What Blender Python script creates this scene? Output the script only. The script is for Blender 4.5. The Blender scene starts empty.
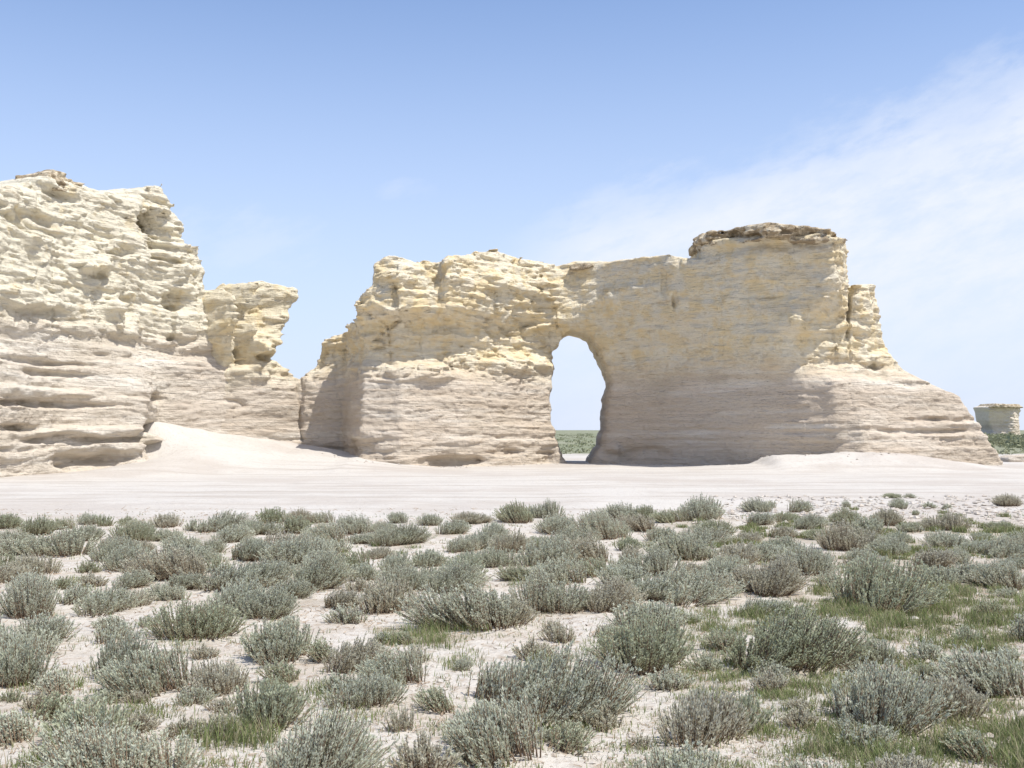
import time as _t; _T0=_t.time()
import bpy, math, random
import numpy as np

SC = bpy.context.scene
COL = SC.collection
R = math.radians
rng = np.random.default_rng(11)
random.seed(5)

# ------------------------------------------------------------------ camera geometry (used to size things at their real distance)
FPX, CX, CY, CAMH, PITCH = 1098.0, 512.0, 384.0, 1.6, math.atan(46/1098.0)
def ray(px, py):
    a = (px-CX)/FPX; b = (CY-py)/FPX
    return a, math.cos(PITCH)-b*math.sin(PITCH), math.sin(PITCH)+b*math.cos(PITCH)
def at(px, py, Y):
    d = ray(px, py); k = Y/d[1]
    return d[0]*k, Y, CAMH+d[2]*k

# ------------------------------------------------------------------ small helpers
def tag(o, label, cat, group=None, kind=None):
    o['label'] = label
    if cat: o['category'] = cat
    if group: o['group'] = group
    if kind: o['kind'] = kind
    return o
def make_mesh(name, v, faces, smooth=False, mat_idx=None, attrs=None):
    """v (n,3); faces (m,3) or (m,4)"""
    v = np.asarray(v, np.float32); faces = np.asarray(faces, np.int32)
    m = bpy.data.meshes.new(name); k = faces.shape[1]
    m.vertices.add(len(v)); m.vertices.foreach_set('co', v.ravel())
    m.loops.add(faces.size); m.loops.foreach_set('vertex_index', faces.ravel())
    m.polygons.add(len(faces)); m.polygons.foreach_set('loop_start', np.arange(0, faces.size, k, dtype=np.int32))
    if mat_idx is not None: m.polygons.foreach_set('material_index', np.asarray(mat_idx, np.int32))
    m.polygons.foreach_set('use_smooth', np.full(len(faces), smooth, bool))
    for an, av in (attrs or {}).items():
        a = m.attributes.new(an, 'FLOAT', 'POINT'); a.data.foreach_set('value', np.asarray(av, np.float32))
    m.update(calc_edges=True); m.validate()
    return m
def link(name, data, loc=(0,0,0), parent=None, mats=()):
    o = bpy.data.objects.new(name, data); COL.objects.link(o); o.location = loc
    if parent: o.parent = parent
    if data is not None:
        for mt in mats: data.materials.append(mt)
    return o

# ------------------------------------------------------------------ noise
def _hash(ix, iy, iz, seed):
    h = (ix.astype(np.uint32)*np.uint32(374761393)) ^ (iy.astype(np.uint32)*np.uint32(668265263)) ^ (iz.astype(np.uint32)*np.uint32(2147483647)) ^ np.uint32((seed*974634777) & 0xffffffff)
    h = (h ^ (h >> np.uint32(13)))*np.uint32(1274126177)
    h = (h ^ (h >> np.uint32(16)))*np.uint32(2246822519)
    return (h ^ (h >> np.uint32(15)))
G12 = np.array([(1,1,0),(-1,1,0),(1,-1,0),(-1,-1,0),(1,0,1),(-1,0,1),(1,0,-1),(-1,0,-1),(0,1,1),(0,-1,1),(0,1,-1),(0,-1,-1),(1,1,0),(-1,1,0),(0,-1,1),(0,-1,-1)], np.float32)
def noise(x, y, z, seed=0):
    x, y, z = np.broadcast_arrays(np.asarray(x, np.float32), np.asarray(y, np.float32), np.asarray(z, np.float32))
    x0 = np.floor(x); y0 = np.floor(y); z0 = np.floor(z)
    fx, fy, fz = x-x0, y-y0, z-z0
    ix, iy, iz = x0.astype(np.int32), y0.astype(np.int32), z0.astype(np.int32)
    u = fx*fx*fx*(fx*(fx*6-15)+10); v = fy*fy*fy*(fy*(fy*6-15)+10); w = fz*fz*fz*(fz*(fz*6-15)+10)
    out = np.zeros_like(fx)
    for dx in (0,1):
        wx = u if dx else 1-u
        for dy in (0,1):
            wy = wx*(v if dy else 1-v)
            for dz in (0,1):
                g = G12[_hash(ix+dx, iy+dy, iz+dz, seed) & np.uint32(15)]
                out += wy*(w if dz else 1-w)*(g[...,0]*(fx-dx)+g[...,1]*(fy-dy)+g[...,2]*(fz-dz))
    return out
def fbm(x, y, z, seed=0, octs=3):
    s = 0; a = 1.0
    for i in range(octs):
        s = s + a*noise(x*2**i, y*2**i, z*2**i, seed+i*17); a *= .5
    return s
def sstep(a, b, x):
    t = np.clip((x-a)/(b-a), 0, 1); return t*t*(3-2*t)

# ------------------------------------------------------------------ ground height
def gh(x, y):
    x = np.asarray(x, np.float64); y = np.asarray(y, np.float64)
    hw = np.interp(x, [-22,-18.2,-17,-15.2,-12.9,-9.8,-6.9,-4.6,-3.2], [0,.15,1.0,2.05,1.5,1.0,.55,.18,0])
    yw = np.interp(x, [-20,-17,-15,-12,-9.8,-7.2,-6.6,-3.5], [44.5,45.8,46.4,48.6,50.3,49.3,47.6,47.4])
    t = (yw-y)/(9.5+.25*np.clip(-x-6,0,9)) 
    m1 = hw*np.where(t > 0, np.clip(1-t, 0, 1)**1.6, np.exp(t*1.2))
    px_ = [7.5,8.8,10.2,10.7,11.6,13.0,14.7,16.2,17.6,19.2,20.6]
    hz = [0,.12,.2,.56,.56,.62,.70,.62,.42,.18,0]
    dy = y-(45.4+.02*(x-12))
    m2 = np.interp(x, px_, hz)*np.where(dy < 0, np.exp(-(dy/2.1)**2), np.exp(-(dy/3.0)**2))
    m1 = m1*(1-(1-np.interp(x, [-17,-15.6,-14.4,-13.6,-12.4], [.0,.15,.35,.62,1]))*sstep(46.0, 44.6, y))
    lum = .035*noise(x*.9, y*.9, 0, 3) + .05*noise(x*.25, y*.25, 0, 4)
    lum = lum*np.where(y < 25, 1, .5)
    rough = (m1+m2)*.06*noise(x*.9, y*.9, 0, 5) + m2*.10*noise(x*1.7, y*1.7, 0, 8)
    far = sstep(90, 400, y)*.5*noise(x*.01, y*.01, 0, 6)
    return m1+m2+lum+rough+far
def ground_at(px, py):
    d = ray(px, py); Y = CAMH/(-d[2])*d[1]
    for _ in range(6):
        x = d[0]/d[1]*Y; Y = (CAMH-float(gh(x, Y)))/(-d[2])*d[1]
    return d[0]/d[1]*Y, Y

# ------------------------------------------------------------------ node materials
def new_mat(name):
    m = bpy.data.materials.new(name); m.use_nodes = True
    nt = m.node_tree; nt.nodes.clear()
    out = nt.nodes.new('ShaderNodeOutputMaterial'); b = nt.nodes.new('ShaderNodeBsdfPrincipled')
    b.inputs['Roughness'].default_value = .95
    b.inputs['Specular IOR Level'].default_value = .12
    nt.links.new(b.outputs[0], out.inputs[0])
    return m, nt, b
class NT:
    def __init__(s, nt): s.nt = nt
    def n(s, t, **kw):
        nd = s.nt.nodes.new(t)
        for k, v in kw.items(): setattr(nd, k, v)
        return nd
    def l(s, a, b): s.nt.links.new(a, b)
    def val(s, sock, v):
        if hasattr(v, 'is_output') or isinstance(v, bpy.types.NodeSocket): s.l(v, sock)
        else: sock.default_value = v
    def math(s, op, a, b=0.0, clamp=False):
        nd = s.n('ShaderNodeMath', operation=op, use_clamp=clamp); s.val(nd.inputs[0], a); s.val(nd.inputs[1], b); return nd.outputs[0]
    def mix(s, f, a, b):
        nd = s.n('ShaderNodeMix', data_type='RGBA'); s.val(nd.inputs[0], f); s.val(nd.inputs[6], a if not isinstance(a, tuple) else (*a, 1)); s.val(nd.inputs[7], b if not isinstance(b, tuple) else (*b, 1)); return nd.outputs[2]
    def noise(s, vec, scale=1.0, detail=4.0, rough=.55):
        nd = s.n('ShaderNodeTexNoise'); s.l(vec, nd.inputs['Vector']); nd.inputs['Scale'].default_value = scale
        nd.inputs['Detail'].default_value = detail; nd.inputs['Roughness'].default_value = rough; return nd.outputs[0]
    def scale(s, vec, v):
        nd = s.n('ShaderNodeVectorMath', operation='MULTIPLY'); s.l(vec, nd.inputs[0]); nd.inputs[1].default_value = v; return nd.outputs[0]
    def ramp(s, f, lo, hi):
        nd = s.n('ShaderNodeMapRange', interpolation_type='SMOOTHSTEP'); s.val(nd.inputs[0], f); nd.inputs[1].default_value = lo; nd.inputs[2].default_value = hi; return nd.outputs[0]
    def bump(s, bsdf, h, strength, dist, prev=None):
        nd = s.n('ShaderNodeBump'); nd.inputs['Strength'].default_value = strength; nd.inputs['Distance'].default_value = dist
        s.l(h, nd.inputs['Height'])
        if prev is not None: s.l(prev, nd.inputs['Normal'])
        s.l(nd.outputs[0], bsdf.inputs['Normal']); return nd.outputs[0]

def rock_mat(name, zsplit, upper=(.83,.68,.42), upper2=(.84,.755,.58), lower=(.68,.585,.475), lower2=(.77,.70,.60), band=(.70,.61,.475), stain=(.46,.35,.21), pale=.45, lines=.24, bands=.55, scree=False):
    m, nt, b = new_mat(name); N = NT(nt)
    pos = N.n('ShaderNodeNewGeometry').outputs['Position']
    sep = N.n('ShaderNodeSeparateXYZ'); N.l(pos, sep.inputs[0]); z = sep.outputs[2]
    big = N.noise(pos, .35, 4)
    med = N.noise(pos, 1.3, 6, .65)
    streak = N.noise(N.scale(pos, (.25,.25,3.2)), 1.0, 6, .6)       # bedding
    fine = N.noise(N.scale(pos, (1.2,1.2,9.0)), 1.0, 5, .6)
    grain = N.noise(pos, 16.0, 5, .7)
    up = N.mix(N.ramp(med, .42-.1*pale, .72-.3*pale), upper, upper2)
    up = N.mix(N.math('MULTIPLY', N.ramp(streak, .54, .70), .35), up, band)
    up = N.mix(N.math('MULTIPLY', N.ramp(N.noise(N.scale(pos, (.5,.5,2.2)), 1.3, 5, .65), .58, .72), .7), up, stain)
    lo = N.mix(N.ramp(streak, .45, .62), lower, lower2)
    lo = N.mix(N.math('MULTIPLY', N.ramp(fine, .55, .75), .4), lo, (.40,.32,.25))
    lo = N.mix(N.math('MULTIPLY', N.ramp(big, .5, .68), .5), lo, (.50,.43,.33))
    bnd = N.noise(N.scale(N.n('ShaderNodeNewGeometry').outputs['Position'], (.03,.03,1.7)), 1.0, 3, .6)   # whole beds of one tone
    lo = N.mix(N.math('MULTIPLY', N.ramp(bnd, .44, .56), bands), lo, (.56,.465,.36))
    up = N.mix(N.math('MULTIPLY', N.ramp(N.math('ADD', bnd, N.math('MULTIPLY', N.math('SUBTRACT', big, .5), .5)), .52, .62), bands*.5), up, (.68,.61,.50))
    if scree:   # lower rock turns greyer towards the right end of the cliff
        lo = N.mix(N.math('MULTIPLY', N.ramp(N.math('ADD', sep.outputs[0], N.math('MULTIPLY', med, 1.5)), -14.6, -13.0), .8), lo, N.mix(N.ramp(streak, .45, .62), (.61,.525,.43), (.70,.62,.52)))
    zz = N.math('ADD', z, N.math('MULTIPLY', N.math('SUBTRACT', med, .5), 1.6))
    f = N.ramp(zz, zsplit-.9, zsplit+.9)
    c = N.mix(f, lo, up)
    lns = N.noise(N.scale(pos, (.22,.22,11.0)), 1.0, 5, .65)
    c = N.mix(N.math('MULTIPLY', N.ramp(lns, .54, .70), lines), c, (.48,.38,.27))
    c = N.mix(N.math('MULTIPLY', N.ramp(grain, .5, .8), .28), c, (.48,.41,.33))
    N.l(c, b.inputs['Base Color'])
    h = N.math('ADD', N.math('MULTIPLY', fine, 1.0), N.math('MULTIPLY', grain, .45))
    thin = N.noise(N.scale(pos, (.35,.35,17.0)), 1.0, 4, .6)
    p = N.bump(b, N.math('ADD', h, N.math('MULTIPLY', thin, .55)), 1.0, .15)
    N.bump(b, N.noise(N.scale(pos, (1,1,2.2)), 3.5, 6, .7), .8, .10, p)
    return m
MAT_ARCH = rock_mat('arch_chalk', 4.3)
MAT_CLIFF = rock_mat('cliff_chalk', 5.6, upper=(.80,.69,.475), upper2=(.82,.755,.60), lower=(.76,.68,.565), lower2=(.81,.75,.65), band=(.72,.63,.47), lines=.24, bands=.25, scree=True, pale=.9)
MAT_PILLAR = rock_mat('pillar_chalk', 4.0, upper=(.80,.665,.42), upper2=(.82,.73,.54), band=(.70,.585,.39), lines=.28, pale=.6)
MAT_BUTTE = rock_mat('butte_chalk', 3.5, upper=(.76,.66,.54), upper2=(.79,.70,.58), lower=(.74,.65,.54), lower2=(.76,.68,.58))
def crust_mat():
    m, nt, b = new_mat('weathered_crust'); N = NT(nt)
    pos = N.n('ShaderNodeNewGeometry').outputs['Position']
    c = N.mix(N.ramp(N.noise(pos, 2.2, 6, .7), .45, .60), (.33,.26,.175), (.66,.57,.42))
    c = N.mix(N.ramp(N.noise(pos, 7, 4, .7), .56, .7), c, (.15,.13,.10))
    N.l(c, b.inputs['Base Color'])
    N.bump(b, N.noise(pos, 7.0, 6, .7), .9, .12)
    return m
MAT_CRUST = crust_mat()

def ground_mat():
    m, nt, b = new_mat('chalk_ground'); N = NT(nt)
    pos = N.n('ShaderNodeNewGeometry').outputs['Position']
    sep = N.n('ShaderNodeSeparateXYZ'); N.l(pos, sep.inputs[0]); y = sep.outputs[1]
    flat2 = N.scale(pos, (1,1,0))
    # bare flat: white dust with long tan drag marks across
    streak = N.noise(N.scale(pos, (.10,1.1,0)), 1.0, 6, .6)
    patch = N.noise(flat2, .16, 5, .6)
    white = (.555,.52,.47)
    zlow = N.math('SUBTRACT', 1.0, N.math('MULTIPLY', N.ramp(sep.outputs[2], .15, .5), .85))
    c = N.mix(N.math('MULTIPLY', N.ramp(streak, .46, .68), zlow), white, (.45,.405,.355))
    c = N.mix(N.math('MULTIPLY', N.ramp(patch, .46, .62), .7), c, (.46,.41,.36))
    c = N.mix(N.math('MULTIPLY', N.ramp(N.noise(N.scale(pos, (.5,2.5,0)), 1.0, 5, .6), .55, .72), .4), c, (.57,.535,.485))
    c = N.mix(N.math('MULTIPLY', N.ramp(N.noise(N.scale(pos, (1,1,1)), 7.0, 6, .75), .50, .68), .5), c, (.38,.325,.27))
    wob = N.math('MULTIPLY', N.math('SUBTRACT', N.noise(N.scale(pos, (.05,.0,0)), 1.0, 2), .5), 9.0)
    for yc in (26.0, 27.6, 31.5, 33.1):
        q = N.math('ABSOLUTE', N.math('SUBTRACT', N.math('ADD', y, wob), yc))
        rut = N.math('MULTIPLY', N.math('SUBTRACT', 1.0, N.ramp(q, .12, .42)), N.math('MULTIPLY', N.ramp(N.noise(flat2, .5, 4), .35, .6), .55))
        c = N.mix(rut, c, (.40,.35,.30))
    # vegetated foreground soil: pale, with crumbs and plant litter
    lit = N.noise(flat2, 9.0, 6, .7)
    soil = N.mix(N.ramp(lit, .46, .68), (.575,.53,.465), (.41,.345,.275))
    soil = N.mix(N.ramp(N.noise(flat2, 38.0, 4, .7), .56, .72), soil, (.30,.23,.17))
    soil = N.mix(N.math('MULTIPLY', N.ramp(N.noise(flat2, 1.1, 4, .6), .5, .62), .45), soil, (.45,.375,.29))
    org = N.ramp(N.math('ADD', N.noise(flat2, .8, 5, .65), N.math('MULTIPLY', N.ramp(sep.outputs[0], 0.5, 5.0), .13)), .54, .66)
    soil = N.mix(N.math('MULTIPLY', org, .55), soil, (.34,.285,.21))
    yw = N.math('ADD', y, N.math('MULTIPLY', N.math('SUBTRACT', N.noise(flat2, .5, 4), .5), 6.0))
    c = N.mix(N.ramp(yw, 17.5, 21.5), soil, c)
    # prairie beyond the rocks
    pr = N.mix(N.ramp(N.noise(N.scale(pos, (.05,.02,0)), 1.0, 6, .65), .4, .62), (.20,.215,.135), (.27,.27,.19))
    yf = N.math('ADD', y, N.math('MULTIPLY', N.math('SUBTRACT', N.noise(flat2, .12, 5), .5), 22.0))
    c = N.mix(N.ramp(yf, 70, 76), c, pr)
    N.l(c, b.inputs['Base Color'])
    p = N.bump(b, N.noise(flat2, 14.0, 6, .7), .7, .035)
    p = N.bump(b, streak, .6, .10, p)
    N.bump(b, N.noise(flat2, 2.0, 5, .6), .5, .08, p)
    return m
MAT_GROUND = ground_mat()

def leaf_mat(name, ca, cb, cold, transl=.18):
    """ca/cb: fresh leaf colours chosen by a per-plant random number, cold: the dried lower leaves ('age' attribute)"""
    m, nt, b = new_mat(name); N = NT(nt)
    rnd = N.n('ShaderNodeObjectInfo').outputs['Random']
    age = N.n('ShaderNodeAttribute', attribute_name='age').outputs['Fac']
    var = N.n('ShaderNodeAttribute', attribute_name='var').outputs['Fac']
    c = N.mix(N.math('ADD', N.math('MULTIPLY', rnd, .7), N.math('MULTIPLY', var, .3)), ca, cb)
    c = N.mix(age, c, cold)
    N.l(c, b.inputs['Base Color']); b.inputs['Roughness'].default_value = .7
    tr = N.n('ShaderNodeBsdfTranslucent'); N.l(c, tr.inputs[0])
    ms = N.n('ShaderNodeMixShader'); ms.inputs[0].default_value = transl
    out = [q for q in nt.nodes if q.type == 'OUTPUT_MATERIAL'][0]
    N.l(b.outputs[0], ms.inputs[1]); N.l(tr.outputs[0], ms.inputs[2]); N.l(ms.outputs[0], out.inputs[0])
    return m
MAT_SILVER = leaf_mat('silver_sage_leaf', (.57,.585,.445), (.66,.675,.545), (.50,.42,.30), .45)
MAT_OLIVE = leaf_mat('olive_sage_leaf', (.46,.485,.32), (.57,.59,.435), (.47,.40,.26), .45)
MAT_TAN = leaf_mat('tan_sage_leaf', (.59,.565,.43), (.66,.635,.51), (.51,.42,.30), .45)
MAT_GRASS = leaf_mat('green_grass_blade', (.115,.165,.05), (.235,.27,.115), (.40,.34,.23), .3)
MAT_FARVEG = leaf_mat('prairie_leaf', (.20,.225,.125), (.27,.285,.18), (.30,.28,.19), .25)  # paled for distance: the fading of far air is put into the leaf colours
def plain_mat(name, c1, c2, scale=20):
    m, nt, b = new_mat(name); N = NT(nt)
    pos = N.n('ShaderNodeNewGeometry').outputs['Position']
    N.l(N.mix(N.ramp(N.noise(pos, scale, 4, .6), .35, .65), c1, c2), b.inputs['Base Color'])
    return m
MAT_WOOD = plain_mat('woody_stem', (.16,.11,.075), (.27,.20,.14))
MAT_LITTER = plain_mat('dry_litter', (.24,.17,.115), (.42,.33,.24), 6)
MAT_PEBBLE = plain_mat('chalk_pebble', (.42,.36,.30), (.53,.49,.435), 9)

# ------------------------------------------------------------------ implicit rocks -> mesh (surface nets)
def surface_nets(V, h):
    s = V < 0
    c = np.zeros(tuple(n-1 for n in V.shape), np.int8)
    for a in (0,1):
        for b in (0,1):
            for d in (0,1):
                c += s[a:V.shape[0]-1+a, b:V.shape[1]-1+b, d:V.shape[2]-1+d]
    act = (c > 0) & (c < 8)
    ii = np.argwhere(act); idx = np.full(act.shape, -1, np.int32); idx[act] = np.arange(len(ii))
    P = np.zeros((len(ii), 3), np.float32); cnt = np.zeros(len(ii), np.float32)
    cor = [(a,b,d) for a in (0,1) for b in (0,1) for d in (0,1)]
    vals = {q: V[ii[:,0]+q[0], ii[:,1]+q[1], ii[:,2]+q[2]] for q in cor}
    for a in cor:
        for k in range(3):
            if a[k] == 0:
                b = list(a); b[k] = 1; b = tuple(b)
                va, vb = vals[a], vals[b]; cr = (va < 0) != (vb < 0)
                t = np.where(cr, va/np.where(cr, va-vb, 1), 0)
                P += cr[:,None]*np.array(a, np.float32)
                P[:,k] += cr*t; cnt += cr
    P = (ii+P/cnt[:,None])*h
    quads = []
    for ax in range(3):
        o1, o2 = (ax+1) % 3, (ax+2) % 3
        A = np.moveaxis(s, (ax,o1,o2), (0,1,2)); I = np.moveaxis(idx, (ax,o1,o2), (0,1,2))
        e = A[:-1,1:-1,1:-1] != A[1:,1:-1,1:-1]
        q = np.argwhere(e); i, j, k = q[:,0], q[:,1]+1, q[:,2]+1
        f = np.stack([I[i,j-1,k-1], I[i,j,k-1], I[i,j,k], I[i,j-1,k]], 1)
        ins = A[i,j,k]
        f[~ins] = f[~ins][:, ::-1]
        quads.append(f)
    F = np.concatenate(quads); F = F[(F >= 0).all(1)]
    return P, F
def poly_sdf(U, Z, pts):
    pts = np.asarray(pts, np.float32); d2 = np.full(U.shape, 1e9, np.float32); ins = np.zeros(U.shape, bool)
    for a, b in zip(pts, np.roll(pts, -1, 0)):
        e = b-a; wx, wz = U-a[0], Z-a[1]
        t = np.clip((wx*e[0]+wz*e[1])/max(float(e@e), 1e-9), 0, 1)
        d2 = np.minimum(d2, (wx-t*e[0])**2+(wz-t*e[1])**2)
        cnd = ((a[1] > Z) != (b[1] > Z)) & (U < (b[0]-a[0])*(Z-a[1])/((b[1]-a[1]) if abs(b[1]-a[1]) > 1e-9 else 1e-9)+a[0])
        ins ^= cnd
    d = np.sqrt(d2); return np.where(ins, -d, d)
def smax(a, b, k):
    h = np.clip(k-np.abs(a-b), 0, None)/k
    return np.maximum(a, b)+h*h*k*.25
def bed_profile(seed, tmin, tmax, n=400, z0=-3.0):
    r = np.random.default_rng(seed); zs, vs = [], []; z = z0
    while z < 16:
        t = r.uniform(tmin, tmax); v = r.uniform(-1, 1)
        zs += [z+.12*t, z+.9*t]; vs += [v, v+r.uniform(-.2,.5)]; z += t
    return np.array(zs), np.array(vs)
BF = bed_profile(1, .10, .34); BC = bed_profile(2, .55, 1.3)

def worley(x, y, z, seed):
    x0, y0, z0 = (np.floor(q).astype(np.int32) for q in (x, y, z))
    f1 = np.full(x.shape, 9., np.float32); f2 = f1.copy(); cid = np.zeros(x.shape, np.float32)
    for a in (-1,0,1):
        for b in (-1,0,1):
            for c in (-1,0,1):
                h = _hash(x0+a, y0+b, z0+c, seed)
                k = np.float32(1/1023)
                dx = x0+a+(h & np.uint32(1023))*k-x; dy = y0+b+((h >> np.uint32(10)) & np.uint32(1023))*k-y; dz = z0+c+((h >> np.uint32(20)) & np.uint32(1023))*k-z
                d = (dx*dx+dy*dy+dz*dz).astype(np.float32); n = d < f1
                f2 = np.where(n, f1, np.minimum(f2, d)); f1 = np.where(n, d, f1); cid = np.where(n, ((h ^ (h >> np.uint32(7))) & np.uint32(255))/np.float32(255), cid)
    return np.sqrt(f1), np.sqrt(f2), cid
def build_rock(A, eu, ysil, sil, levels, thick, blobs=(), hole=None, amp=None, h=.075, zlo=-.5, zsplit=4.0, rnd=.45, seed=0, bulge=1.0, base_amp=1.0):
    """A: frame origin (x,y); eu: unit vector along the wall; outline points and depths come from real distances ysil(px)."""
    eu = np.array(eu, float); eu /= np.linalg.norm(eu); ew = np.array([-eu[1], eu[0]])
    def uw(px, py, Y):
        x, y, z = at(px, py, Y); r = np.array([x-A[0], y-A[1]]); return float(r@eu), float(r@ew), z
    poly = [(lambda q: (q[0], q[2]))(uw(p[0], p[1], ysil(p[0]))) for p in sil]
    pu = [p[0] for p in poly]; pz = [p[1] for p in poly]
    lv = []
    for z, pts in levels:
        q = sorted(uw(px, 384, Y)[:2] for px, Y in pts); lv.append((z, [a for a, _ in q], [b for _, b in q]))
    wmin = min(min(l[2]) for l in lv)-1.3; wmax = max(max(l[2]) for l in lv)+thick+.8
    u0, u1 = (min(pu)-.8, max(pu)+.8); z0, z1 = zlo-.4, max(pz)+.9
    nu, nw, nz = int((u1-u0)/h)+2, int((wmax-wmin)/h)+2, int((z1-z0)/h)+2
    us = (u0+np.arange(nu)*h).astype(np.float32); ws = (wmin+np.arange(nw)*h).astype(np.float32); zs = (z0+np.arange(nz)*h).astype(np.float32)
    U, Z = np.meshgrid(us, zs, indexing='ij')
    # closed below ground
    ds = poly_sdf(U, Z, poly)
    if hole is not None:
        hp = [(lambda q: (q[0], q[2]))(uw(p[0], p[1], ysil(p[0]))) for p in hole]
        dh = poly_sdf(U, Z, hp)+.14*noise(U/.9, Z/.7, 0, 61)+.05*noise(U/.3, Z/.25, 0, 62)
        ds = smax(ds, -dh, .15)
    L = np.stack([np.interp(us, a, b) for _, a, b in lv]); lz = np.array([l[0] for l in lv])
    F = np.empty_like(U)
    for i in range(nu): F[i] = np.interp(zs, lz, L[:, i])
    # soften the knots between the levels
    for _ in range(3):
        G = F.copy(); G[1:-1] = (F[:-2]+2*F[1:-1]+F[2:])/4; F = G.copy(); F[:,1:-1] = (G[:,:-2]+2*G[:,1:-1]+G[:,2:])/4
    FB = np.broadcast_to(L[0][:,None], F.shape).copy()
    for px, py, rx, rz, dep in blobs:
        Y = ysil(px); c = uw(px, py, Y); ru = abs(uw(px+rx, py, ysil(px+rx))[0]-c[0])+1e-3; rzz = rz*Y/FPX
        wob = .28*noise(U*.9, Z*.9, 0, int(px))+.16*noise(U*2.5, Z*2.5, 0, int(py))
        r2 = ((U-c[0])/ru+wob)**2+((Z-c[2])/rzz+wob)**2
        F -= dep*np.exp(-r2**2*.7)*np.clip(.85+1.1*noise(U*.8, Z*2.0, 0, int(px)+7), .25, 1.3)
    gu, gz = np.gradient(F, h)
    k = 1/np.sqrt(1+np.clip(gu,-2,2)**2+np.clip(gz,-1.5,1.5)**2)
    W = ws[None,:,None]
    D = (F[:,None,:]-W)*k[:,None,:]
    D = smax(D, (W-(FB+thick)[:,None,:])*.8, rnd)
    D = smax(D, ds[:,None,:], rnd).astype(np.float32)
    D = np.maximum(D, (zlo-zs)[None,None,:])
    band = (np.abs(D) < .55) & (W < (F+2.2)[:,None,:])
    q = np.argwhere(band); u, w, z = us[q[:,0]], ws[q[:,1]], zs[q[:,2]]
    x = (A[0]+u*eu[0]+w*ew[0]).astype(np.float32); y = (A[1]+u*eu[1]+w*ew[1]).astype(np.float32)
    zb = z+.30*noise(x/6, y/6, 0, 21)+.10*noise(x/1.7, y/1.7, z/3, 22)-.02*x
    wu = sstep(zsplit-.3, zsplit+.5, zb+.5*noise(x/2.5, y/2.5, z, 23))
    m1 = np.clip(.55+1.3*noise(x/2.2, y/2.2, zb/.9, 24), 0, 1.4)
    m2 = np.clip(.5+1.2*noise(x/3.5, y/3.5, zb/1.5, 25), 0, 1.3)
    d = (.05+.04*wu)*np.interp(zb, *BF)*m1+.13*np.interp(zb, *BC)*m2*(.35+.65*wu)
    f1, f2, cid = worley(x/1.15+.25*noise(x/1.3,y/1.3,z/1.3,41), y/1.15, zb/.55, 26+seed)
    g1, g2, gid = worley(x/.48+.25*noise(x/.6,y/.6,z/.6,42), y/.48, zb/.17, 27+seed)
    d += bulge*(wu*.15+(1-wu)*.05)*(cid-.5)*2*sstep(.0,.2,f2-f1)+(wu*.055+(1-wu)*.028)*(.35+1.0*bulge)*(gid-.5)*2*sstep(.0,.1,g2-g1)
    d -= wu*.04*(1-sstep(0,.16,f2-f1))
    h1, h2, hid = worley(x/2.4+.3*noise(x/2,y/2,z/2,43), y/2.4, zb/1.5, 25+seed)
    d += .20*wu*(hid-.5)*2*sstep(.0,.09,h2-h1)*(1.3-bulge)
    bil = np.abs(noise(x/1.7, y/1.7, zb/.6, 28+seed)); d += bulge*wu*.20*(bil-.25)
    crk = np.abs(noise(x/1.4, y/1.4, z/4.5, 28+seed)); d -= .09*np.exp(-(crk/.03)**2)*(.4+.6*wu)
    d += (.03+.03*wu)*noise(x/.5, y/.5, zb/.13, 29)+.03*noise(x/.2, y/.2, z/.12, 30)+(.022+.012*wu)*np.sign(noise(x/.9, y/.9, zb/.16, 33))*np.clip(np.abs(noise(x/.9, y/.9, zb/.16, 33))*6,0,1)
    d += (1-bulge)*.10*np.interp(zb+.1*noise(x/1.1,y/1.1,zb*2,51), *BF)*m2
    d += .25*noise(x/4.0, y/4.0, z/3.0, 31+seed)
    am = np.full(len(u), base_amp, np.float32)
    if amp is not None: am = amp(x, z).astype(np.float32)
    rim = (ds[q[:,0],q[:,2]] > (F[q[:,0],q[:,2]]-w)*k[q[:,0],q[:,2]]); am = am*np.where(rim, .5, 1)
    D[band] -= d*am
    P, Fq = surface_nets(D, h)
    lab = np.arange(len(P)); ed = np.concatenate([Fq[:,[0,1]], Fq[:,[1,2]], Fq[:,[2,3]], Fq[:,[3,0]]])
    while True:
        m = np.minimum(lab[ed[:,0]], lab[ed[:,1]]); n = lab.copy()
        np.minimum.at(n, ed[:,0], m); np.minimum.at(n, ed[:,1], m)
        for _ in range(4): n = n[n]
        if (n == lab).all(): break
        lab = n
    big = np.bincount(lab).argmax(); keep = lab == big
    new = np.cumsum(keep)-1; Fq = new[Fq[keep[Fq[:,0]]]]; P = P[keep]
    P = P+np.array([u0, wmin, z0], np.float32)
    X = A[0]+P[:,0]*eu[0]+P[:,1]*ew[0]; Yv = A[1]+P[:,0]*eu[1]+P[:,1]*ew[1]
    return np.stack([X, Yv, P[:,2]], 1), Fq
def rock_object(name, VF, mat, parent=None, base=None):
    V, F = VF
    if parent is None:
        base = np.array([(V[:,0].min()+V[:,0].max())/2, (V[:,1].min()+V[:,1].max())/2, 0])
    o = link(name, make_mesh(name, V-base, F, True), base if parent is None else (0,0,0), parent, [mat])
    return o, base

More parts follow.
